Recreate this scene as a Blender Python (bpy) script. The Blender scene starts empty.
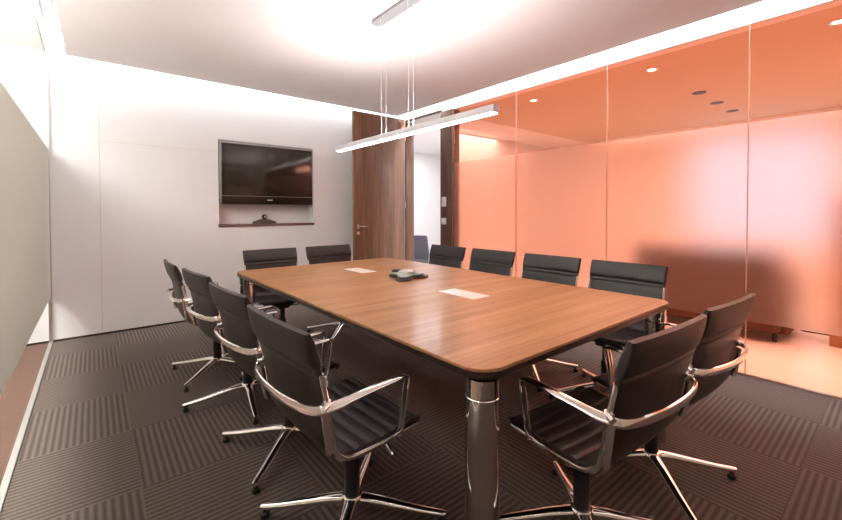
import bpy, bmesh, math, random
from mathutils import Vector, Matrix
random.seed(3)
PI = math.pi
S = bpy.context.scene
C = S.collection

# ------------------------------------------------------------------ materials
def nodes(name):
    m = bpy.data.materials.new(name); m.use_nodes = True
    nt = m.node_tree; nt.nodes.clear()
    out = nt.nodes.new('ShaderNodeOutputMaterial')
    return m, nt, out

def N(nt, kind, **kw):
    n = nt.nodes.new(kind)
    for k, v in kw.items():
        if k in n.inputs: n.inputs[k].default_value = v
        else: setattr(n, k, v)
    return n

def pbr(name, col, rough=.5, metal=0., coat=0., spec=.5, noise=0., scale=30., bump=0., coat_rough=.05):
    m, nt, out = nodes(name)
    b = N(nt, 'ShaderNodeBsdfPrincipled')
    b.inputs['Base Color'].default_value = (*col, 1)
    b.inputs['Roughness'].default_value = rough
    b.inputs['Metallic'].default_value = metal
    b.inputs['Coat Weight'].default_value = coat
    b.inputs['Coat Roughness'].default_value = coat_rough
    b.inputs['Specular IOR Level'].default_value = spec
    tc = N(nt, 'ShaderNodeTexCoord')
    nz = N(nt, 'ShaderNodeTexNoise', Scale=scale, Detail=4.)
    nt.links.new(tc.outputs['Object'], nz.inputs['Vector'])
    if noise:
        r = N(nt, 'ShaderNodeValToRGB')
        r.color_ramp.elements[0].position = .3; r.color_ramp.elements[1].position = .7
        r.color_ramp.elements[0].color = (*[c*(1-noise) for c in col], 1)
        r.color_ramp.elements[1].color = (*[min(1, c*(1+noise)) for c in col], 1)
        nt.links.new(nz.outputs['Fac'], r.inputs['Fac'])
        nt.links.new(r.outputs['Color'], b.inputs['Base Color'])
    if bump:
        bp = N(nt, 'ShaderNodeBump', Strength=bump, Distance=.002)
        nt.links.new(nz.outputs['Fac'], bp.inputs['Height'])
        nt.links.new(bp.outputs['Normal'], b.inputs['Normal'])
    nt.links.new(b.outputs[0], out.inputs[0])
    return m

def emit(name, col, strength):
    m, nt, out = nodes(name)
    e = N(nt, 'ShaderNodeEmission', Strength=strength)
    e.inputs['Color'].default_value = (*col, 1)
    nt.links.new(e.outputs[0], out.inputs[0])
    return m

def wood(name, dark, mid, light, along='X', fine=60., rough=.35, coat=0., stretch=.05, spec=.5):
    m, nt, out = nodes(name)
    tc = N(nt, 'ShaderNodeTexCoord'); mp = N(nt, 'ShaderNodeMapping')
    sc = {'X': (stretch, 1, 1), 'Y': (1, stretch, 1), 'Z': (1, 1, stretch)}[along]
    mp.inputs['Scale'].default_value = sc
    nt.links.new(tc.outputs['Object'], mp.inputs['Vector'])
    n1 = N(nt, 'ShaderNodeTexNoise', Scale=fine, Detail=5., Roughness=.6)
    n2 = N(nt, 'ShaderNodeTexNoise', Scale=fine*.22, Detail=3.)
    nt.links.new(mp.outputs[0], n1.inputs['Vector']); nt.links.new(mp.outputs[0], n2.inputs['Vector'])
    mx = N(nt, 'ShaderNodeMath', operation='ADD'); 
    nt.links.new(n1.outputs['Fac'], mx.inputs[0]); nt.links.new(n2.outputs['Fac'], mx.inputs[1])
    hf = N(nt, 'ShaderNodeMath', operation='MULTIPLY'); hf.inputs[1].default_value = .5
    nt.links.new(mx.outputs[0], hf.inputs[0])
    r = N(nt, 'ShaderNodeValToRGB')
    e = r.color_ramp.elements
    e[0].position = .34; e[0].color = (*dark, 1); e[1].position = .66; e[1].color = (*light, 1)
    k = e.new(.5); k.color = (*mid, 1)
    nt.links.new(hf.outputs[0], r.inputs['Fac'])
    b = N(nt, 'ShaderNodeBsdfPrincipled', Roughness=rough)
    b.inputs['Coat Weight'].default_value = coat; b.inputs['Coat Roughness'].default_value = .12
    b.inputs['Specular IOR Level'].default_value = spec
    nt.links.new(r.outputs['Color'], b.inputs['Base Color'])
    nt.links.new(b.outputs[0], out.inputs[0])
    return m

def carpet_mat():
    m, nt, out = nodes('carpet_tiles')
    L = nt.links.new
    tc = N(nt, 'ShaderNodeTexCoord'); sp = N(nt, 'ShaderNodeSeparateXYZ')
    L(tc.outputs['Object'], sp.inputs[0])
    def M(op, a, b=None):
        n = N(nt, 'ShaderNodeMath', operation=op)
        for i, v in enumerate((a, b)):
            if v is None: continue
            if isinstance(v, (int, float)): n.inputs[i].default_value = v
            else: L(v, n.inputs[i])
        return n.outputs[0]
    T = .6
    fx = M('FLOOR', M('DIVIDE', M('SUBTRACT', sp.outputs['X'], .15), T)); fy = M('FLOOR', M('DIVIDE', M('SUBTRACT', sp.outputs['Y'], .3), T))
    par = M('MODULO', M('ADD', M('ADD', fx, fy), 100.), 2.)
    ribx = M('SINE', M('MULTIPLY', sp.outputs['X'], 2*PI/.028))
    riby = M('SINE', M('MULTIPLY', sp.outputs['Y'], 2*PI/.028))
    wig = N(nt, 'ShaderNodeTexNoise', Scale=260., Detail=2.); L(tc.outputs['Object'], wig.inputs['Vector'])
    big = N(nt, 'ShaderNodeTexNoise', Scale=1.6, Detail=2.); L(tc.outputs['Object'], big.inputs['Vector'])
    rib = M('ADD', M('MULTIPLY', ribx, par), M('MULTIPLY', riby, M('SUBTRACT', 1., par)))
    h = M('ADD', M('MULTIPLY', rib, .2), M('ADD', M('MULTIPLY', wig.outputs['Fac'], .9), .05))
    r = N(nt, 'ShaderNodeValToRGB'); e = r.color_ramp.elements
    e[0].position = .15; e[0].color = (.049, .039, .036, 1)
    e[1].position = .85; e[1].color = (.192, .152, .134, 1)
    L(h, r.inputs['Fac'])
    b = N(nt, 'ShaderNodeBsdfPrincipled', Roughness=.95)
    b.inputs['Specular IOR Level'].default_value = .1
    L(r.outputs['Color'], b.inputs['Base Color'])
    bp = N(nt, 'ShaderNodeBump', Strength=.6, Distance=.004); L(h, bp.inputs['Height']); L(bp.outputs['Normal'], b.inputs['Normal'])
    L(b.outputs[0], out.inputs[0])
    return m

def clear_glass(name, tint, ior=1.5):
    m, nt, out = nodes(name)
    t = N(nt, 'ShaderNodeBsdfTransparent'); t.inputs['Color'].default_value = (*tint, 1)
    g = N(nt, 'ShaderNodeBsdfGlossy', Roughness=0.0); g.inputs['Color'].default_value = (1, 1, 1, 1)
    mx = N(nt, 'ShaderNodeMixShader'); mx.inputs[0].default_value = .03
    if ior > 1.01:
        f = N(nt, 'ShaderNodeFresnel', IOR=ior); nt.links.new(f.outputs[0], mx.inputs[0])
    nt.links.new(t.outputs[0], mx.inputs[1]); nt.links.new(g.outputs[0], mx.inputs[2])
    nt.links.new(mx.outputs[0], out.inputs[0])
    return m

def frosted(name, col, rough, diff_col, diff):
    m, nt, out = nodes(name)
    g = N(nt, 'ShaderNodeBsdfRefraction', Roughness=rough, IOR=1.35); g.inputs['Color'].default_value = (*col, 1)
    d = N(nt, 'ShaderNodeBsdfDiffuse'); d.inputs['Color'].default_value = (*diff_col, 1)
    t = N(nt, 'ShaderNodeBsdfTranslucent'); t.inputs['Color'].default_value = (*diff_col, 1)
    m1 = N(nt, 'ShaderNodeMixShader'); m1.inputs[0].default_value = .5
    m2 = N(nt, 'ShaderNodeMixShader'); m2.inputs[0].default_value = diff
    nt.links.new(d.outputs[0], m1.inputs[1]); nt.links.new(t.outputs[0], m1.inputs[2])
    nt.links.new(g.outputs[0], m2.inputs[1]); nt.links.new(m1.outputs[0], m2.inputs[2])
    nt.links.new(m2.outputs[0], out.inputs[0])
    return m

M_WALL   = pbr('white_lacquer_wall', (.85, .875, .91), .22, spec=.5, noise=.01, scale=2)
M_PAINT  = pbr('white_paint', (.82, .80, .79), .8, noise=.015, scale=5)
M_CEIL   = pbr('ceiling_paint', (.74, .68, .67), .9, noise=.01, scale=4)
M_CARPET = carpet_mat()
M_VENEER = wood('table_veneer', (.25, .105, .038), (.385, .182, .073), (.49, .26, .118), 'X', 70, .40, .15, .03)
M_WALNUT = wood('walnut_door', (.10, .045, .025), (.19, .088, .048), (.29, .145, .082), 'Z', 40, .4, .1, .05)
M_DARKWD = wood('dark_stained_wood', (.05, .022, .015), (.09, .042, .028), (.14, .068, .044), 'Z', 60, .45, 0, .05)
M_EDGE   = pbr('dark_table_edge', (.030, .017, .014), .4, noise=.2)
M_BLACK  = pbr('black_plastic', (.012, .012, .014), .4, noise=.1)
M_LEATHER= pbr('dark_brown_leather', (.014, .0098, .0095), .42, spec=.5, noise=.15, scale=120, bump=.15)
M_PAD    = pbr('charcoal_leather_pad', (.0185, .0148, .0150), .5, spec=.5, noise=.12, scale=140, bump=.12)
M_CHROME = pbr('polished_aluminium', (.86, .84, .82), .10, 1.)
M_STEEL  = pbr('brushed_steel', (.62, .60, .58), .3, 1.)
M_LEGCH  = pbr('table_leg_chrome', (.58, .56, .54), .07, 1.)
M_LAMPAL = pbr('lamp_aluminium', (.66, .65, .70), .5, .1)
M_SCREEN = pbr('tv_screen', (.020, .015, .010), .14, spec=.6, noise=.1, scale=2)
M_BEZEL  = pbr('tv_bezel', (.010, .008, .009), .22)
M_TVFRAME= pbr('tv_silver_frame', (.30, .29, .29), .35, .6)
M_LOGO   = pbr('pale_logo', (.75, .75, .75), .4)
M_SHELF  = wood('niche_shelf_wood', (.075, .030, .025), (.115, .050, .042), (.16, .075, .06), 'X', 40, .4, 0, .05)
M_PHONEG = pbr('phone_grey_green', (.30, .36, .34), .45, noise=.1)
M_PHONED = pbr('phone_dark', (.020, .019, .021), .4)
M_PHONES = pbr('phone_silver', (.50, .49, .48), .35, .4)
M_CAMDEV = pbr('brown_device_plastic', (.085, .055, .045), .45, noise=.1)
M_PLATE  = pbr('cable_flap_aluminium', (.90, .86, .82), .4, .15)
M_WHPLAS = pbr('white_plastic', (.80, .79, .77), .4)
M_SEAM   = pbr('panel_seam', (.66, .63, .63), .6)
M_LED    = emit('led_cove', (.95, .985, 1.), 130)
M_LEDSIDE= emit('led_cove_side', (.95, .985, 1.), 13)
M_TUBE   = emit('lamp_diffuser', (1., .98, .97), 8.0)
M_TUBEUP = emit('lamp_uplight', (1., .985, .98), 120.0)
M_GLASS  = clear_glass('orange_tinted_glass', (.975, .665, .555), 1.22)
M_GLASSL = clear_glass('clear_glass', (.97, .98, .96), 1.0)
M_FILM   = frosted('frosted_film', (1., .97, .95), .42, (.85, .66, .58), .10)
M_FILML  = frosted('frosted_film_grey', (.9, .9, .88), .35, (.60, .585, .555), .85)
M_CFLOOR = pbr('corridor_pale_floor', (.78, .74, .70), .35, noise=.04, scale=3)
M_CWALL  = pbr('corridor_wall_paint', (.78, .74, .72), .8, noise=.02)
M_JOINT  = pbr('pale_glass_joint', (.80, .52, .40), .4)
M_CCEIL  = pbr('corridor_ceiling_paint', (.66, .52, .38), .8, noise=.02)
M_CANOPY = pbr('canopy_grey', (.20, .20, .205), .5)
M_RED    = pbr('adjoining_carpet', (.125, .068, .050), .9, noise=.15, scale=90)
M_BEIGE  = pbr('adjoining_wall_paint', (.62, .58, .50), .8, noise=.02)
M_SOFA   = pbr('brown_upholstery', (.11, .055, .04), .8, noise=.2, scale=40)
M_WINDOW = emit('daylight_sky', (.33, .60, 1.), 2.8)
M_DLIGHT = emit('downlight_lamp', (1., .95, .88), 14)
M_GREYUP = pbr('grey_upholstery', (.20, .20, .24), .7, noise=.15, scale=60)
M_CABOR  = wood('light_oak_cabinet', (.42, .25, .13), (.52, .33, .18), (.60, .40, .24), 'Z', 30, .5, 0, .05)

# ------------------------------------------------------------------ mesh helpers
def finish(bm, name, mat, parent=None, angle=35, loc=None):
    bmesh.ops.recalc_face_normals(bm, faces=bm.faces)
    lim = math.radians(angle)
    for f in bm.faces: f.smooth = True
    for e in bm.edges:
        if len(e.link_faces) == 2:
            try: e.smooth = e.calc_face_angle() < lim
            except ValueError: e.smooth = False
        else: e.smooth = False
    me = bpy.data.meshes.new(name); bm.to_mesh(me); bm.free()
    mats = mat if isinstance(mat, (list, tuple)) else [mat]
    for m in mats: me.materials.append(m)
    o = bpy.data.objects.new(name, me); C.objects.link(o)
    if parent: o.parent = parent
    if loc: o.location = loc
    return o

def box(bm, x0, x1, y0, y1, z0, z1, bev=0., seg=2):
    r = bmesh.ops.create_cube(bm, size=1)
    vs = r['verts']
    for v in vs:
        v.co = Vector(((x0+x1)/2+v.co.x*(x1-x0), (y0+y1)/2+v.co.y*(y1-y0), (z0+z1)/2+v.co.z*(z1-z0)))
    if bev:
        es = list({e for v in vs for e in v.link_edges})
        bmesh.ops.bevel(bm, geom=es, offset=bev, segments=seg, profile=.5, affect='EDGES', clamp_overlap=True)

def cyl(bm, p0, p1, r0, r1=None, seg=24, cap=True):
    r1 = r0 if r1 is None else r1
    p0, p1 = Vector(p0), Vector(p1); d = (p1-p0)
    q = d.to_track_quat('Z', 'Y').to_matrix()
    rings = []
    for p, r in ((p0, r0), (p1, r1)):
        rings.append([bm.verts.new(p+q@Vector((r*math.cos(a), r*math.sin(a), 0))) for a in [2*PI*i/seg for i in range(seg)]])
    for i in range(seg):
        j = (i+1) % seg
        bm.faces.new((rings[0][i], rings[0][j], rings[1][j], rings[1][i]))
    if cap:
        bm.faces.new(rings[0][::-1]); bm.faces.new(rings[1])

def lathe(bm, prof, c=(0, 0, 0), seg=32):
    c = Vector(c); rings = []
    for r, z in prof:
        if r < 1e-5: rings.append([bm.verts.new(c+Vector((0, 0, z)))])
        else: rings.append([bm.verts.new(c+Vector((r*math.cos(2*PI*i/seg), r*math.sin(2*PI*i/seg), z))) for i in range(seg)])
    for a, b in zip(rings, rings[1:]):
        for i in range(seg):
            j = (i+1) % seg
            if len(a) == 1 and len(b) == 1: continue
            if len(a) == 1: bm.faces.new((a[0], b[j], b[i]))
            elif len(b) == 1: bm.faces.new((a[i], a[j], b[0]))
            else: bm.faces.new((a[i], a[j], b[j], b[i]))

def catmull(pts, n=6):
    P = [Vector(p) for p in pts]; out = []
    for i in range(len(P)-1):
        a = P[max(i-1, 0)]; b = P[i]; c = P[i+1]; d = P[min(i+2, len(P)-1)]
        for k in range(n):
            t = k/n
            out.append(.5*((2*b)+(c-a)*t+(2*a-5*b+4*c-d)*t*t+(3*b-a-3*c+d)*t**3))
    out.append(P[-1]); return out

def sweep(bm, pts, ups, w, t, seg=8, power=3.2):
    """flat rounded bar: width w along up x tangent, thickness t along up; ups is one vector per point (or one for all)"""
    P = [Vector(p) for p in pts]; n = len(P)
    U = [Vector(u) for u in ups] if isinstance(ups[0], (tuple, list, Vector)) else [Vector(ups)]*n
    W = w if isinstance(w, (list, tuple)) else [w]*n
    T = t if isinstance(t, (list, tuple)) else [t]*n
    rings = []
    k = seg*2
    for i in range(n):
        tan = (P[min(i+1, n-1)]-P[max(i-1, 0)]).normalized()
        side = tan.cross(U[i]).normalized(); up = side.cross(tan).normalized()
        ring = []
        for j in range(k):
            a = 2*PI*j/k; ca, sa = math.cos(a), math.sin(a)
            x = math.copysign(abs(ca)**(2/power), ca)*W[i]/2; y = math.copysign(abs(sa)**(2/power), sa)*T[i]/2
            ring.append(bm.verts.new(P[i]+side*x+up*y))
        rings.append(ring)
    for a, b in zip(rings, rings[1:]):
        for j in range(k):
            l = (j+1) % k
            bm.faces.new((a[j], a[l], b[l], b[j]))
    bm.faces.new(rings[0][::-1]); bm.faces.new(rings[-1])

def struct(name, bm, mat, parent=None, angle=35):
    o = finish(bm, name, mat, parent, angle)
    o['kind'] = 'structure'
    return o

def sbox(name, mat, *a, bev=0., parent=None):
    bm = bmesh.new(); box(bm, *a, bev=bev)
    return struct(name, bm, mat, parent)

def thing(name, label, cat, loc=(0, 0, 0), rz=0, group=None):
    o = bpy.data.objects.new(name, None); C.objects.link(o)
    o.location = loc; o.rotation_euler = (0, 0, rz); o.empty_display_size = .1
    o['label'] = label; o['category'] = cat
    if group: o['group'] = group
    return o

def tag(o, label, cat, group=None):
    o['label'] = label; o['category'] = cat
    if group: o['group'] = group
    return o

def dup(root, loc, rz, label, group=None):
    def cp(o, parent):
        c = o.copy(); C.objects.link(c)
        if parent: c.parent = parent
        for ch in list(o.children): cp(ch, c)
        return c
    r = cp(root, None)
    r.location = loc; r.rotation_euler = (0, 0, rz); r['label'] = label
    if group: r['group'] = group
    return r

# ------------------------------------------------------------------ the room
XL, XR, YB, YF = -.3095, 3.6615, 5.0, -2.3
ZC, ZT, ZG = 2.648, 2.86, 2.543
sbox('floor', M_CARPET, XL-.006, XR, YF, YB, -.08, 0)
# dropped ceiling with light slots left, right and rear; one higher slab above the slots
bm = bmesh.new(); box(bm, -.175, 3.585, YF, 4.935, ZC, ZC+.045); struct('ceiling', bm, M_CEIL)
sbox('trim_1', M_PAINT, XL-.1, XR+.1, YF, YB+.25, ZT, ZT+.06).name = 'ceiling_slot_top'
# rear wall with the television niche cut in it (four blocks and a niche back)
NX0, NX1, NZ0, NZ1, ND = 1.114, 2.258, 1.03, 2.034, .17
bm = bmesh.new()
g = .0
def panel(x0, x1, z0, z1): box(bm, x0, x1, YB, YB+.2, z0, z1)
panel(-3.2, NX0, .02, ZT); panel(NX1, XR+.1, .02, ZT); panel(NX0, NX1, .02, NZ0); panel(NX0, NX1, NZ1, ZT)
box(bm, NX0, NX1, YB+ND, YB+.2, NZ0, NZ1)
wb = struct('wall_back', bm, M_WALL)
sbox('panel_seam', M_SEAM, .055, .061, YB-.0015, YB, .02, ZC, parent=wb)
sbox('panel_seam', M_SEAM, .061, NX0, YB-.0012, YB, 1.893, 1.896, parent=wb)
sbox('baseboard_back', M_EDGE, -3.2, XR, YB+.004, YB+.2, 0, .02)
sbox('wall_front', M_BEIGE, XL-3, XR+3.6, YF-.1, YF, 0, ZT)

# left glass wall
for i, (a, b) in enumerate(((-2.3, .0), (.004, 2.40), (2.404, YB-.03))):
    sbox('window_%d' % (i+1), M_GLASSL, XL-.010, XL, a, b, .015, ZC+.02)
    bm = bmesh.new(); box(bm, XL+.0004, XL+.0016, a, b, .43, 1.78)
    f = finish(bm, 'frosted_film', M_FILML, bpy.data.objects['window_%d' % (i+1)])
sbox('trim_1', M_STEEL, XL-.016, XL+.010, YB-.03, YB, 0, 2.70)
sbox('baseboard_left', M_STEEL, XL-.018, XL+.008, YF, YB-.03, 0, .008)
sbox('trim_2', M_PAINT, XL-.06, XL+.0, YF, YB, ZC+.02, ZT)
# right glass wall
sbox('wall_right', M_PAINT, XR, XR+.12, YF, YB, ZG+.0, ZT)            # bright header above the glass
joints = [-2.3, -1.30, -.29, .738, 1.764, 2.786, 3.775]
for i, (a, b) in enumerate(zip(joints, joints[1:])):
    n = 'window_%d' % (i+4)
    w = sbox(n, M_GLASS, XR, XR+.012, a+.002, b-.002, .012, ZG)
    bm = bmesh.new(); box(bm, XR-.0020, XR-.0006, a+.002, b-.002, .405, 1.84)
    finish(bm, 'frosted_film', M_FILM, w)
    if i: 
        bm = bmesh.new(); box(bm, XR-.004, XR+.016, a-.002, a+.002, .012, ZG, )
        struct('glass_joint', bm, M_JOINT, w)
sbox('baseboard_right', M_STEEL, XR-.008, XR+.02, YF, 3.775, 0, .012)
# walnut post, opening, jamb and header
sbox('trim_3', M_DARKWD, XR-.035, XR+.10, 3.777, 4.005, 0, ZG-.004, bev=.002)
sbox('trim_4', M_WALNUT, XR-.03, XR+.12, 4.772, 4.80, 0, ZG+.02, bev=.002)
sbox('trim_5', M_DARKWD, XR-.035, XR-.001, 4.005, 4.772, ZG+.002, ZG+.025)
sbox('trim_6', M_PAINT, XR, XR+.12, 4.80, YB, 0, ZG)
# the door leaf stands open at right angles, parallel to the rear wall
bm = bmesh.new(); box(bm, 2.735, 3.60, 4.765, 4.805, .008, ZG+.028, bev=.002)
door = struct('door_1', bm, M_WALNUT)
bm = bmesh.new()
lathe(bm, [(0, 0), (.026, 0), (.026, .008), (0, .008)], seg=24)
for v in bm.verts: v.co = Vector((v.co.x, -v.co.z, v.co.y))
cyl(bm, (0, -.008, 0), (0, -.05, 0), .009)
sweep(bm, catmull([(-.004, -.048, 0), (.03, -.052, 0), (.08, -.052, 0), (.125, -.05, 0)], 4), (0, 1, 0), .02, .012)
h = finish(bm, 'door_handle', M_CHROME, door); h.location = (2.80, 4.765, 1.0)
bm = bmesh.new(); lathe(bm, [(0, 0), (.024, 0), (.024, .007), (.012, .008), (.012, .012), (0, .012)], seg=24)
for v in bm.verts: v.co = Vector((v.co.x, -v.co.z, v.co.y))
h = finish(bm, 'lock_rose', M_CHROME, door); h.location = (2.80, 4.765, .91)
for z in (.3, 1.3, 2.3):
    bm = bmesh.new(); cyl(bm, (3.605, 4.762, z-.05), (3.605, 4.762, z+.05), .008, seg=12)
    finish(bm, 'hinge', M_STEEL, door)

# cove lights: LED battens lying in the three slots
def batten(name, a, label, mat=None):
    t = thing(name, label, 'cove light', ((a[0]+a[1])/2, (a[2]+a[3])/2, ZT))
    cx, cy = t.location.x, t.location.y
    bm = bmesh.new(); box(bm, a[0]-cx, a[1]-cx, a[2]-cy, a[3]-cy, -.03, 0); finish(bm, 'housing', M_WHPLAS, t)
    bm = bmesh.new(); e = .004
    box(bm, a[0]-cx+e, a[1]-cx-e, a[2]-cy+e, a[3]-cy-e, -.036, -.030); finish(bm, 'diffuser', mat or M_LED, t)
batten('cove_light', (-.285, -.235, YF+.1, 4.7), 'bright light strip in the ceiling slot above the left glass wall', M_LEDSIDE)
batten('cove_light', (-.2, 3.5, 4.945, 4.985), 'bright light strip in the ceiling slot above the television wall')
batten('cove_light', (3.60, 3.645, YF+.1, 4.9), 'bright light strip in the ceiling slot above the orange glass wall')

# ------------------------------------------------------------------ corridor beyond the orange glass
CX = 7.45
sbox('corridor_floor', M_CFLOOR, XR, CX+.1, YF, 7.2, -.08, -.0)
sbox('corridor_end_ceiling', M_CWALL, XR+.12, CX+.1, 4.0, 7.2, ZG, ZG+.06)
sbox('corridor_ceiling', M_CCEIL, XR+.12, CX+.1, YF, 4.0, ZG, ZG+.06)
WY0, WY1, WZ0, WZ1 = .55, 2.25, .72, 2.36
bm = bmesh.new()
box(bm, CX, CX+.12, YF, WY0, 0, ZG); box(bm, CX, CX+.12, WY1, 7.2, 0, ZG)
box(bm, CX, CX+.12, WY0, WY1, 0, WZ0); box(bm, CX, CX+.12, WY0, WY1, WZ1, ZG)
struct('wall_corridor_far', bm, M_CWALL)
sbox('trim_7', M_WHPLAS, CX-.05, CX, YF, 4.85, ZG-.10, ZG)
sbox('wall_corridor_wedge', M_CWALL, 4.62, CX, 4.84, 4.96, 0, ZG)  # added wall that supplies the pale wedge of light above the frosted film
w = sbox('window_10', M_WINDOW, CX+.08, CX+.1, WY0, WY1, WZ0, WZ1)
bm = bmesh.new()
for a in ((WY0, WY0+.04), (WY1-.04, WY1), ((WY0+WY1)/2-.02, (WY0+WY1)/2+.02)): box(bm, CX+.03, CX+.08, a[0], a[1], WZ0, WZ1)
box(bm, CX+.03, CX+.08, WY0, WY1, WZ0, WZ0+.04); box(bm, CX+.03, CX+.08, WY0, WY1, WZ1-.04, WZ1)
finish(bm, 'window_frame', M_WHPLAS, w)
bm = bmesh.new(); box(bm, XR, CX+.1, 7.1, 7.2, 0, ZG); struct('wall_corridor_end', bm, M_CWALL)
sbox('wall_corridor_side', M_CWALL, XR, XR+.12, YB, 7.1, 0, ZG)

# ------------------------------------------------------------------ adjoining room beyond the left glass
sbox('floor_adjoining', M_RED, -3.2, XL-.006, YF, YB, -.08, 0)
sbox('ceiling_adjoining', M_PAINT, -3.2, XL-.06, YF, YB, ZC+.02, ZC+.08)
sbox('wall_left', M_BEIGE, -3.3, -3.2, YF, YB, 0, ZC+.02)

# ------------------------------------------------------------------ meeting table
TX0, TX1, TY0, TY1, TZ = .866, 2.352, .772, 3.402, .73
TCX, TCY = (TX0+TX1)/2, (TY0+TY1)/2
HX, HY = (TX1-TX0)/2, (TY1-TY0)/2
table = thing('meeting_table', 'long walnut veneer meeting table with dark edge and round chrome corner legs', 'table', (TCX, TCY, 0))
def rrect(hx, hy, r, n=8):
    pts = []
    for cx, cy, a0 in ((hx-r, hy-r, 0), (-hx+r, hy-r, 90), (-hx+r, -hy+r, 180), (hx-r, -hy+r, 270)):
        for i in range(n+1):
            a = math.radians(a0+90*i/n); pts.append((cx+r*math.cos(a), cy+r*math.sin(a)))
    return pts
def slab(bm, layers):
    """layers: list of (hx, hy, r, z)"""
    rings = [[bm.verts.new((x, y, z)) for x, y in rrect(hx, hy, r)] for hx, hy, r, z in layers]
    for a, b in zip(rings, rings[1:]):
        for i in range(len(a)):
            j = (i+1) % len(a); bm.faces.new((a[i], a[j], b[j], b[i]))
    bm.faces.new(rings[0][::-1]); bm.faces.new(rings[-1])
bm = bmesh.new(); slab(bm, [(HX-.004, HY-.004, .086, TZ-.012), (HX-.001, HY-.001, .089, TZ-.010), (HX-.001, HY-.001, .089, TZ-.001), (HX-.002, HY-.002, .088, TZ)])
finish(bm, 'tabletop', M_VENEER, table, 25)
bm = bmesh.new(); slab(bm, [(HX-.03, HY-.03, .07, TZ-.042), (HX-.008, HY-.008, .082, TZ-.037), (HX, HY, .090, TZ-.030), (HX, HY, .090, TZ-.0125)])
finish(bm, 'edge_band', M_EDGE, table, 40)
LEGR = .054
for sx in (-1, 1):
    for sy in (-1, 1):
        lx, ly = sx*(HX-.069), sy*(HY-.066)
        bm = bmesh.new(); lathe(bm, [(0, 0), (LEGR-.004, 0), (LEGR, .004), (LEGR, .627), (LEGR-.002, .629), (LEGR-.002, .632), (LEGR, .634), (LEGR, .689), (0, .689)], (lx, ly, 0), 40)
        finish(bm, 'leg', M_LEGCH, table, 40)
for (x, y, hx, hy) in ((1.640, 1.612, .066, .142), (1.655, 2.79, .066, .145)):
    bm = bmesh.new(); slab(bm, [(hx, hy, .004, -.001), (hx, hy, .004, .0012), (hx-.001, hy-.001, .004, .0018)])
    f = finish(bm, 'cable_flap', M_PLATE, table); f.location = (x-TCX, y-TCY, TZ)
bm = bmesh.new()
box(bm, -.16, .16, -HY+.42, HY-.42, .60, TZ-.042, bev=.006)
finish(bm, 'cable_tray', M_BLACK, table)

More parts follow.
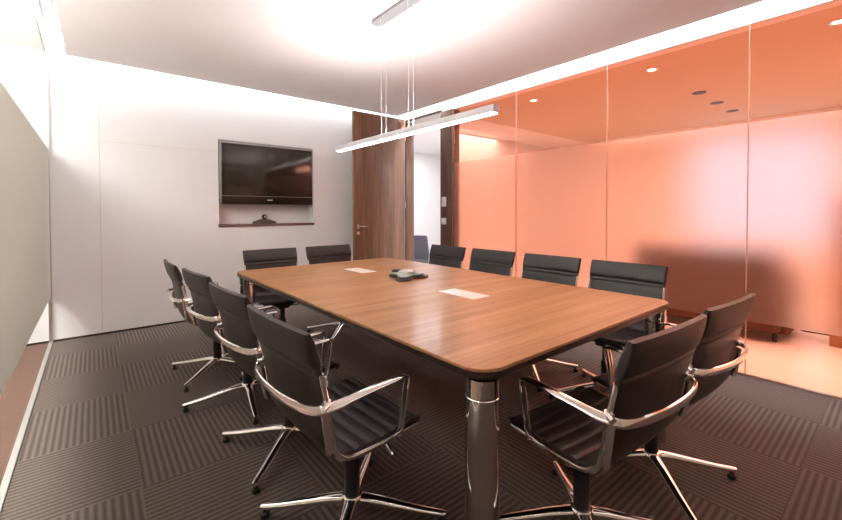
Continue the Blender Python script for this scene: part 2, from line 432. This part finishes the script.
# ------------------------------------------------------------------ conference chair (faces +Y, hub at the origin)
def make_chair(label, group):
    t = thing('conference_chair', label, 'chair', (0, 0, 0), 0, group)
    prof = [(.165, .408), (.160, .425), (.142, .437), (.09, .437), (0, .428), (-.10, .424), (-.165, .428), (-.203, .450), (-.222, .495), (-.232, .56), (-.245, .64), (-.262, .72), (-.285, .80)]
    cv = catmull([(0, a, b) for a, b in prof], 8)
    # arc-length resample for even ribs
    d = [0]
    for a, b in zip(cv, cv[1:]): d.append(d[-1]+(b-a).length)
    n = 132; L = d[-1]; pts = []
    k = 0
    for i in range(n+1):
        s = L*i/n
        while k < len(d)-2 and d[k+1] < s: k += 1
        u = (s-d[k])/(d[k+1]-d[k]); pts.append(cv[k].lerp(cv[k+1], u))
    def shell(i0, i1, half, th, rib, name, mat):
        bm = bmesh.new(); rows = []
        xs = [-half, -half+.006, -half*.5, 0, half*.5, half-.006, half]
        for i in range(i0, i1+1):
            p = pts[i]; tan = (pts[min(i+1, n)]-pts[max(i-1, 0)]).normalized()
            nrm = Vector((0, tan.z, -tan.y))          # towards the sitter
            if nrm.z < 0 and abs(nrm.z) > .5: nrm = -nrm
            ph = (i/n*L)/.052
            r = rib*(abs(math.sin(PI*ph))**.35) if rib else 0
            row_f, row_b = [], []
            sl = i/n*L; kf = 1-.17*(1-sl/.06)**2 if sl < .06 else 1.
            for x in [q*kf for q in xs]:
                e = 0 if abs(x) >= half*kf-1e-6 else 1
                sag = .010*(1-(x/half)**2)
                base = Vector((x, p.y, p.z))-nrm*sag
                row_f.append(bm.verts.new(base+nrm*(th/2*(.55+.45*e)+r*e)))
                row_b.append(bm.verts.new(base-nrm*(th/2*(.55+.45*e))))
            rows.append(row_f+row_b[::-1])
        m = len(rows[0])
        for a, b in zip(rows, rows[1:]):
            for j in range(m):
                l = (j+1) % m; bm.faces.new((a[j], a[l], b[l], b[j]))
        bm.faces.new(rows[0][::-1]); bm.faces.new(rows[-1])
        return finish(bm, name, mat, t, 50)
    ib = min(range(n+1), key=lambda i: (pts[i]-Vector((0, -.203, .45))).length)
    shell(0, ib, .235, .014, .008, 'seat', M_LEATHER)
    shell(ib, n-8, .235, .012, 0, 'backrest', M_LEATHER)
    # smooth padded band across the top of the back
    sec = catmull([(0, -.259, .708), (0, -.270, .750), (0, -.284, .798), (0, -.300, .848)], 6)
    bm = bmesh.new(); rows = []
    HW = .25
    for q, x in enumerate([-HW, -HW+.004, -HW+.012, -HW*.6, 0, HW*.6, HW-.012, HW-.004, HW]):
        e = {0: .55, 1: .85, 7: .85, 8: .55}.get(q, 1.)
        row = []
        m = len(sec)
        sag = .012*(1-(x/HW)**2)
        wx = x
        for side in (1, -1):
            idx = range(m) if side == 1 else range(m-1, -1, -1)
            for i in idx:
                tt = i/(m-1)
                th = .017*e*(math.sin(PI*min(max(tt, .04), .96))**.4)*(1-.55*math.exp(-((tt-.22)/.05)**2))
                row.append(bm.verts.new(Vector((wx*(.985+.015*tt), sec[i].y-sag+side*th, sec[i].z+side*th*.35))))
        rows.append(row)
    m = len(rows[0])
    for a, b in zip(rows, rows[1:]):
        for j in range(m):
            l = (j+1) % m; bm.faces.new((a[j], a[l], b[l], b[j]))
    bm.faces.new(rows[0][::-1]); bm.faces.new(rows[-1])
    finish(bm, 'head_pad', M_PAD, t, 50)
    # side rails follow the shell edge
    for sx in (-1, 1):
        bm = bmesh.new(); P = [Vector((sx*.244, p.y+.004, p.z)) for p in pts[12:n-12:3]]
        sweep(bm, P, (sx, 0, 0), .018, .014, 5, 2.6)
        finish(bm, 'side_rail', M_CHROME, t, 60)
    # arm loop: from under the seat, up the front post, back along the arm and round the back
    half = [(.07, .015, .398), (.15, .02, .402), (.225, .026, .415), (.257, .032, .445), (.262, .040, .50), (.262, .052, .575), (.263, .060, .618), (.263, .052, .634),
            (.263, .01, .636), (.263, -.08, .632), (.264, -.17, .625), (.263, -.225, .619), (.248, -.268, .614), (.20, -.292, .611), (.10, -.308, .609), (0, -.312, .608)]
    upv  = [(0, 0, 1), (0, 0, 1), (-.3, 0, 1), (-1, 0, .3), (-1, 0, 0), (-1, 0, 0), (-.5, .6, .3), (0, .3, 1),
            (0, 0, 1), (0, 0, 1), (.1, 0, 1), (.5, -.2, .8), (.7, -.6, .35), (.4, -.9, .1), (.15, -1, 0), (0, -1, 0)]
    upv[3:6] = [(0, 1, .3), (0, 1, -.1), (0, 1, -.2)]; upv[6] = (0, 1, .5)
    wid  = [.022, .022, .022, .024, .028, .028, .030, .032, .036, .038, .036, .031, .028, .028, .028, .028]
    thk  = [.012]*7+[.012]*9
    def mirror(seq): return [(-a[0], a[1], a[2]) for a in seq[-2::-1]]
    full = half+mirror(half); fu = upv+mirror(upv); fw = wid+wid[-2::-1]; ft = thk+thk[-2::-1]
    n2 = 5; P = catmull(full, n2); U = catmull(fu, n2)
    W = [fw[min(i//n2, len(fw)-1)]*(1-(i % n2)/n2)+fw[min(i//n2+1, len(fw)-1)]*((i % n2)/n2) for i in range(len(P))]
    bm = bmesh.new(); sweep(bm, P, [u.normalized() for u in U], W, .011, 5, 3.)
    finish(bm, 'armrest', M_CHROME, t, 50)
    # clamps joining rails to the arm loop
    for sx in (-1, 1):
        bm = bmesh.new()
        cyl(bm, (sx*.247, -.232, .622), (sx*.262, -.262, .618), .011, seg=14); cyl(bm, (sx*.24, -.238, .632), (sx*.24, -.238, .61), .014, seg=14)
        finish(bm, 'clamp', M_CHROME, t, 50)
    # upper strip on the outside of the back, below the band
    for sx in (-1, 1):
        bm = bmesh.new()
        sweep(bm, [(sx*.250, -.246, .60), (sx*.250, -.240, .55), (sx*.249, -.232, .49), (sx*.246, -.224, .47)], (sx, 0, 0), .030, .008, 5, 3)
        finish(bm, 'back_strip', M_CHROME, t, 50)
    bm = bmesh.new(); box(bm, -.085, .085, -.11, .06, .365, .405, bev=.012); box(bm, -.05, .05, -.06, .05, .345, .37, bev=.008)
    finish(bm, 'tilt_mechanism', M_BLACK, t)
    bm = bmesh.new(); sweep(bm, [(.08, .03, .392), (.14, .045, .375), (.19, .05, .325)], (0, 1, 0), [.012, .012, .018], [.012, .012, .010], 5, 2.4)
    finish(bm, 'height_lever', M_CHROME, t)
    bm = bmesh.new(); lathe(bm, [(0, .10), (.030, .10), (.030, .25), (.022, .255), (.022, .35), (0, .35)], seg=24)
    finish(bm, 'gas_column', M_BLACK, t)
    bm = bmesh.new(); lathe(bm, [(0, .055), (.036, .055), (.044, .07), (.044, .098), (.037, .112), (.030, .114), (0, .114)], seg=28)
    finish(bm, 'hub', M_CHROME, t)
    for a in (45, 135, 225, 315):
        ca, sa = math.cos(math.radians(a)), math.sin(math.radians(a))
        path = [(.030, .092), (.09, .086), (.18, .070), (.27, .054), (.340, .045), (.362, .043)]
        bm = bmesh.new()
        sweep(bm, catmull([(r*ca, r*sa, z) for r, z in path], 3), (0, 0, 1), [.050-.027*i/15 for i in range(16)], [.036-.018*i/15 for i in range(16)], 6, 2.6)
        lg = finish(bm, 'base_leg', M_CHROME, t, 50)
        bm = bmesh.new(); lathe(bm, [(0, 0), (.015, 0), (.018, .004), (.018, .020), (.010, .024), (.008, .044), (0, .044)], (.346*ca, .346*sa, 0), 16)
        finish(bm, 'glide', M_BLACK, lg)
    return t

GRP = 'conference chairs around the meeting table'
spots = [    (0.763, 1.353, -87.5, 'dark leather chair at left table side, nearest the camera, ribbed seat in full view'),
    (0.767, 1.998, -86, 'dark leather chair at left table side, second from the chrome near corner leg'),
    (0.756, 2.675, -84.5, 'dark leather chair at left table side, third from the chrome near corner leg'),
    (0.712, 3.29, -90, 'dark leather chair at left table side, furthest along towards the white television wall'),
    (1.30, 3.54, 180, 'dark chair at the far table end, directly below the television niche'),
    (1.90, 3.54, 180, 'dark chair at the far table end, next to the open walnut door'),
    (2.525, 3, 90, 'dark chair by the orange glass, standing in front of the doorway and switch post'),
    (2.528, 2.405, 90, 'dark chair by the orange glass, second along from the doorway'),
    (2.53, 1.802, 90, 'dark chair by the orange glass, third along from the doorway'),
    (2.525, 1.213, 90, 'dark chair by the orange glass, furthest from the doorway, beside the far-right table corner'),
    (1.382, .75, -4, 'dark chair at the near table end, beside the big chrome corner leg'),
    (1.958, .73, -4, 'dark chair at the near table end, on the side close to the orange glass'),
]
swivel = [0, -4, -60, 0, 6, 0, 4, -3, 2, 5, 6, 4]
first = make_chair(spots[0][3], GRP)
for i, (x, y, a, lab) in enumerate(spots):
    rz = math.radians(a)
    if i == 0: first.location = (x, y, 0); first.rotation_euler = (0, 0, rz)
    else:
        c = dup(first, (x, y, 0), rz, lab, GRP)
        for ch in c.children:                     # the swivel bases stand at their own angles
            if ch.name.startswith('base_leg'): ch.rotation_euler.z = math.radians(swivel[i])

# ------------------------------------------------------------------ pendant lamp
LX, LY, LZ, LL = 1.69, 2.315, 1.735, .90
lamp = thing('pendant_lamp', 'long slim aluminium pendant lamp hanging on thin wires over the table', 'lamp', (LX, LY, LZ))
bm = bmesh.new(); box(bm, -.028, .028, -LL, LL, .004, .044, bev=.004); finish(bm, 'lamp_body', M_LAMPAL, lamp)
bm = bmesh.new(); box(bm, -.024, .024, -LL+.012, LL-.012, -.002, .004); finish(bm, 'diffuser', M_TUBE, lamp)
bm = bmesh.new(); box(bm, -.022, .022, -LL+.012, LL-.012, .0400, .0444); finish(bm, 'uplight_diffuser', M_TUBEUP, lamp)
for y in (-.15, .18):
    for x in (-.025, .025):
        bm = bmesh.new(); cyl(bm, (x*.8, y, .044), (x, y, ZC-LZ-.02), .0010, seg=8); finish(bm, 'suspension_wire', M_LAMPAL, lamp)
bm = bmesh.new(); slab(bm, [(.045, .30, .044, ZC-LZ-.022), (.048, .303, .047, ZC-LZ-.018), (.048, .303, .047, ZC-LZ)])
finish(bm, 'ceiling_canopy', M_CANOPY, lamp)

# ------------------------------------------------------------------ television, shelf and devices in the niche
tv = thing('television', 'flat black television with silver frame filling the white wall niche', 'television', ((NX0+NX1)/2, YB, 1.292))
hw = (NX1-NX0)/2-.008; th = .735
bm = bmesh.new(); box(bm, -hw, hw, -.012, .06, 0, th, bev=.006); finish(bm, 'casing', M_TVFRAME, tv)
bm = bmesh.new(); box(bm, -hw+.022, hw-.012, -.017, -.010, .004, th-.028, bev=.003); finish(bm, 'bezel', M_BEZEL, tv)
bm = bmesh.new(); box(bm, -hw+.055, hw-.045, -.0185, -.015, .118, th-.06, bev=.001); finish(bm, 'screen', M_SCREEN, tv)
bm = bmesh.new(); box(bm, -hw+.03, hw-.02, -.020, -.016, .096, .102); finish(bm, 'silver_strip', M_TVFRAME, tv)
bm = bmesh.new(); box(bm, -.032, .032, -.0195, -.016, .05, .060, bev=.001); finish(bm, 'maker_badge', M_LOGO, tv)
bm = bmesh.new(); box(bm, -.2, .2, .06, ND, .2, .6, bev=.01); finish(bm, 'wall_bracket', M_BLACK, tv)

bm = bmesh.new(); box(bm, NX0-.006, NX1+.010, YB-.012, YB+ND, NZ0, NZ0+.028, bev=.002)
tag(finish(bm, 'niche_shelf', M_SHELF), 'dark red-brown wooden shelf board under the television in the wall niche', 'shelf')

def tri_star(bm, R, r, z0, z1, top, n=72, k=.35):
    """three-lobed low body"""
    def ring(sc, z):
        out = []
        for i in range(n):
            a = 2*PI*i/n
            rad = (r+(R-r)*max(0, math.cos(1.5*a))**2 if True else R)
            rad = r+(R-r)*(.5+.5*math.cos(3*a))**1.4
            out.append(bm.verts.new((rad*sc*math.cos(a), rad*sc*math.sin(a), z)))
        return out
    R_ = [ring(.94, z0), ring(1, z0+.35*(z1-z0)), ring(.97, z0+.7*(z1-z0)), ring(.72, z1), ring(.4, top)]
    for a, b in zip(R_, R_[1:]):
        for i in range(n):
            j = (i+1) % n; bm.faces.new((a[i], a[j], b[j], b[i]))
    bm.faces.new(R_[0][::-1]); bm.faces.new(R_[-1])

cam_unit = thing('speakerphone', 'small brown speakerphone with a round camera head on the shelf under the television', 'phone', (1.64, YB+.075, NZ0+.028), math.radians(90))
bm = bmesh.new(); tri_star(bm, .095, .06, .0, .036, .055); 
for v in bm.verts: v.co.y *= 1.7
finish(bm, 'body', M_CAMDEV, cam_unit, 40)
bm = bmesh.new(); bmesh.ops.create_uvsphere(bm, u_segments=20, v_segments=12, radius=.034)
for v in bm.verts: v.co += Vector((0, -.01, .085))
cyl(bm, (0, -.01, .04), (0, -.01, .06), .012, seg=12)
finish(bm, 'camera_head', M_PHONED, cam_unit, 60)
bm = bmesh.new(); cyl(bm, (-.031, -.01, .085), (-.037, -.01, .085), .016, seg=16); finish(bm, 'lens', M_PHONES, cam_unit)

ph = thing('conference_phone', 'grey-green three-legged conference phone lying in the middle of the meeting table', 'phone', (1.715, 2.25, TZ), math.radians(100))
bm = bmesh.new(); tri_star(bm, .165, .080, .001, .022, .03); finish(bm, 'body', M_PHONED, ph, 40)
bm = bmesh.new()
tri_star(bm, .135, .066, .0225, .038, .050); finish(bm, 'top_cover', M_PHONEG, ph, 40)
bm = bmesh.new(); lathe(bm, [(0, .058), (.045, .056), (.056, .050), (.056, .044), (0, .044)], seg=32); finish(bm, 'speaker_grille', M_PHONES, ph, 40)
bm = bmesh.new(); box(bm, .06, .125, -.028, .028, .036, .050, bev=.004)
for i in range(3):
    for j in range(3): box(bm, .07+i*.017, .082+i*.017, -.022+j*.016, -.010+j*.016, .049, .053, bev=.001)
finish(bm, 'keypad', M_PHONED, ph)

# switch plates on the dark post
def plate(z, h, w, name, label):
    t = thing(name, label, 'switch', (XR-.035, 3.93, z))
    bm = bmesh.new(); box(bm, -.010, 0, -w/2, w/2, -h/2, h/2, bev=.003); finish(bm, 'plate', M_WHPLAS, t)
    bm = bmesh.new(); box(bm, -.014, -.009, -w*.3, w*.3, -h*.3, h*.3, bev=.002); finish(bm, 'rocker', M_WHPLAS, t)
plate(1.335, .13, .085, 'thermostat', 'tall white control plate on the dark post, above the square switch')
plate(1.075, .085, .085, 'light_switch', 'small square white switch on the dark post, below the tall control plate')

# ------------------------------------------------------------------ corridor furniture and lamps
def downlight(x, y, z, label, lit=True, r=.045):
    t = thing('downlight', label, 'ceiling light', (x, y, z), 0, 'recessed corridor ceiling lights')
    bm = bmesh.new(); lathe(bm, [(r*.75, -.001), (r, -.006), (r*1.15, -.004), (r*1.15, 0), (r*.75, 0)], seg=28); finish(bm, 'ring', M_WHPLAS if lit else M_BLACK, t)
    bm = bmesh.new(); lathe(bm, [(0, -.003), (r*.75, -.003), (r*.75, -.001), (0, -.001)], seg=28); finish(bm, 'lens', M_DLIGHT if lit else M_BLACK, t)
downlight(4.13, 2.885, ZG, 'small round lit ceiling light behind the orange glass, nearest the doorway')
downlight(4.11, 1.556, ZG, 'small round lit ceiling light behind the orange glass, middle of the three lit ones')
downlight(4.10, .332, ZG, 'small lit ceiling light behind the orange glass, at the top right photo edge')
downlight(5.318, 1.517, ZG, 'small dark unlit ceiling spot behind the orange glass, upper left of its row of three', False, .06)
downlight(5.98, 1.515, ZG, 'small dark unlit ceiling spot behind the orange glass, middle of its row of three', False, .06)
downlight(6.62, 1.505, ZG, 'small dark unlit ceiling spot behind the orange glass, lower right of its row of three', False, .06)

sofa = thing('lounge_sofa', 'dark brown lounge sofa blurred behind the frosted orange glass', 'sofa', (5.15, 1.34, 0))
def part(name, mat, *a, bev=.03, par=sofa):
    bm = bmesh.new(); box(bm, *a, bev=bev, seg=3); return finish(bm, name, mat, par)
part('seat_base', M_SOFA, -.35, .38, -.60, .60, .07, .36)
part('backrest', M_SOFA, -.42, -.20, -.62, .62, .10, .83)
part('armrest', M_SOFA, -.30, .38, -.68, -.54, .07, .62); part('armrest', M_SOFA, -.30, .38, .54, .68, .07, .62)
part('seat_cushion', M_SOFA, -.20, .38, -.53, -.005, .355, .46); part('seat_cushion', M_SOFA, -.20, .38, .005, .53, .355, .46)
for sx in (-.32, .30):
    for sy in (-.58, .58):
        bm = bmesh.new(); cyl(bm, (sx, sy, 0), (sx, sy, .075), .018, .022, 12); finish(bm, 'leg', M_BLACK, sofa)

cab = thing('corridor_cabinet', 'light oak cabinet with a low steel pull seen through the orange glass at right edge', 'cabinet', (5.12, .12, 0))
bm = bmesh.new(); box(bm, -.05, .40, -.45, .31, .0, 1.35, bev=.004); finish(bm, 'carcass', M_CABOR, cab)
bm = bmesh.new(); box(bm, -.068, -.05, -.44, .30, .05, 1.33, bev=.003); d = finish(bm, 'door', M_CABOR, cab)
bm = bmesh.new(); sweep(bm, catmull([(.13, .31, .055), (.13, .40, .055), (.13, .50, .055), (.13, .52, .075), (.13, .52, .14)], 4), (1, 0, 0), .014, .014, 6, 2.)
finish(bm, 'floor_bracket', M_BLACK, cab)

ch = thing('lounge_chair', 'grey upholstered lounge chair in the corridor seen through the doorway', 'chair', (4.33, 5.2, 0), math.radians(-65))
part('seat', M_GREYUP, -.24, .26, -.23, .25, .36, .45, par=ch)
bm = bmesh.new(); box(bm, -.22, .22, -.03, .03, 0, .42, bev=.028, seg=3)
for v in bm.verts: v.co = Vector((v.co.x*(1-.12*v.co.z), -.235-.22*v.co.z+.25*v.co.x**2, .40+v.co.z))
finish(bm, 'backrest', M_GREYUP, ch)
for sx in (-.2, .2):
    for sy in (-.18, .2):
        bm = bmesh.new(); cyl(bm, (sx*1.1, sy*1.1, 0), (sx, sy, .37), .012, seg=12); finish(bm, 'leg', M_CHROME, ch)

# ------------------------------------------------------------------ lights
def area(name, loc, sx, sy, power, col=(1, 1, 1), rot=(0, 0, 0)):
    l = bpy.data.lights.new(name, 'AREA'); l.shape = 'RECTANGLE'; l.size = sx; l.size_y = sy; l.energy = power; l.color = col
    o = bpy.data.objects.new(name, l); C.objects.link(o); o.location = loc; o.rotation_euler = rot
    return o
area('corridor_fill', (5.2, .6, ZG-.02), 1.6, 4.5, 185, (1, .98, .97))  # broad added fill standing in for the corridor's ceiling lights
area('corridor_end_fill', (5.0, 5.4, ZG-.02), 1.6, 2.4, 72, (.86, .90, 1))  # cool fill added to brighten the corridor end beyond the doorway
area('adjoining_fill', (-1.6, 2.0, ZC-.02), 1.5, 4.0, 45, (1, .98, .95))  # unseen fill added to light the room behind the left glass
area('adjoining_ceiling_fill', (-1.6, 2.5, 2.1), 1.0, 3.0, 270, (1, .98, .95), (PI, 0, 0))  # upward fill added so the adjoining ceiling and walls brighten
area('room_rear_fill', (1.6, -1.0, ZC-.01), 2.4, 1.6, 8, (1, .96, .93))  # weak unseen fill added behind the camera

w = bpy.data.worlds.new('world'); w.use_nodes = True; S.world = w
w.node_tree.nodes['Background'].inputs[0].default_value = (.9, .93, 1, 1)
w.node_tree.nodes['Background'].inputs[1].default_value = .1

# ------------------------------------------------------------------ camera
F, CY, YAW, PIT, ROLL = 399.589, 219.613, .687435, .0193344, -.001513
cd = bpy.data.cameras.new('camera'); cam = bpy.data.objects.new('camera', cd); C.objects.link(cam)
cd.sensor_fit = 'HORIZONTAL'; cd.sensor_width = 36; cd.lens = F/842*36
cd.shift_y = (CY-260)/842
cd.clip_start = .02
fw = Vector((math.sin(YAW)*math.cos(PIT), math.cos(YAW)*math.cos(PIT), -math.sin(PIT)))
rt = Vector((math.cos(YAW), -math.sin(YAW), 0)); up = rt.cross(fw)
r2 = rt*math.cos(ROLL)+up*math.sin(ROLL); u2 = -rt*math.sin(ROLL)+up*math.cos(ROLL)
mt = Matrix((r2, u2, -fw)).transposed().to_4x4(); mt.translation = Vector((0, 0, 1.2))
cam.matrix_world = mt
S.camera = cam

S.view_settings.view_transform = 'Standard'; S.view_settings.look = 'None'
S.view_settings.exposure = 0.25; S.view_settings.gamma = 1; S.view_settings.use_curve_mapping = False
S.cycles.max_bounces = 14; S.cycles.transparent_max_bounces = 16; S.cycles.transmission_bounces = 12
S.cycles.diffuse_bounces = 5; S.cycles.glossy_bounces = 5
S.cycles.use_denoising = True
S.cycles.sample_clamp_indirect = 6
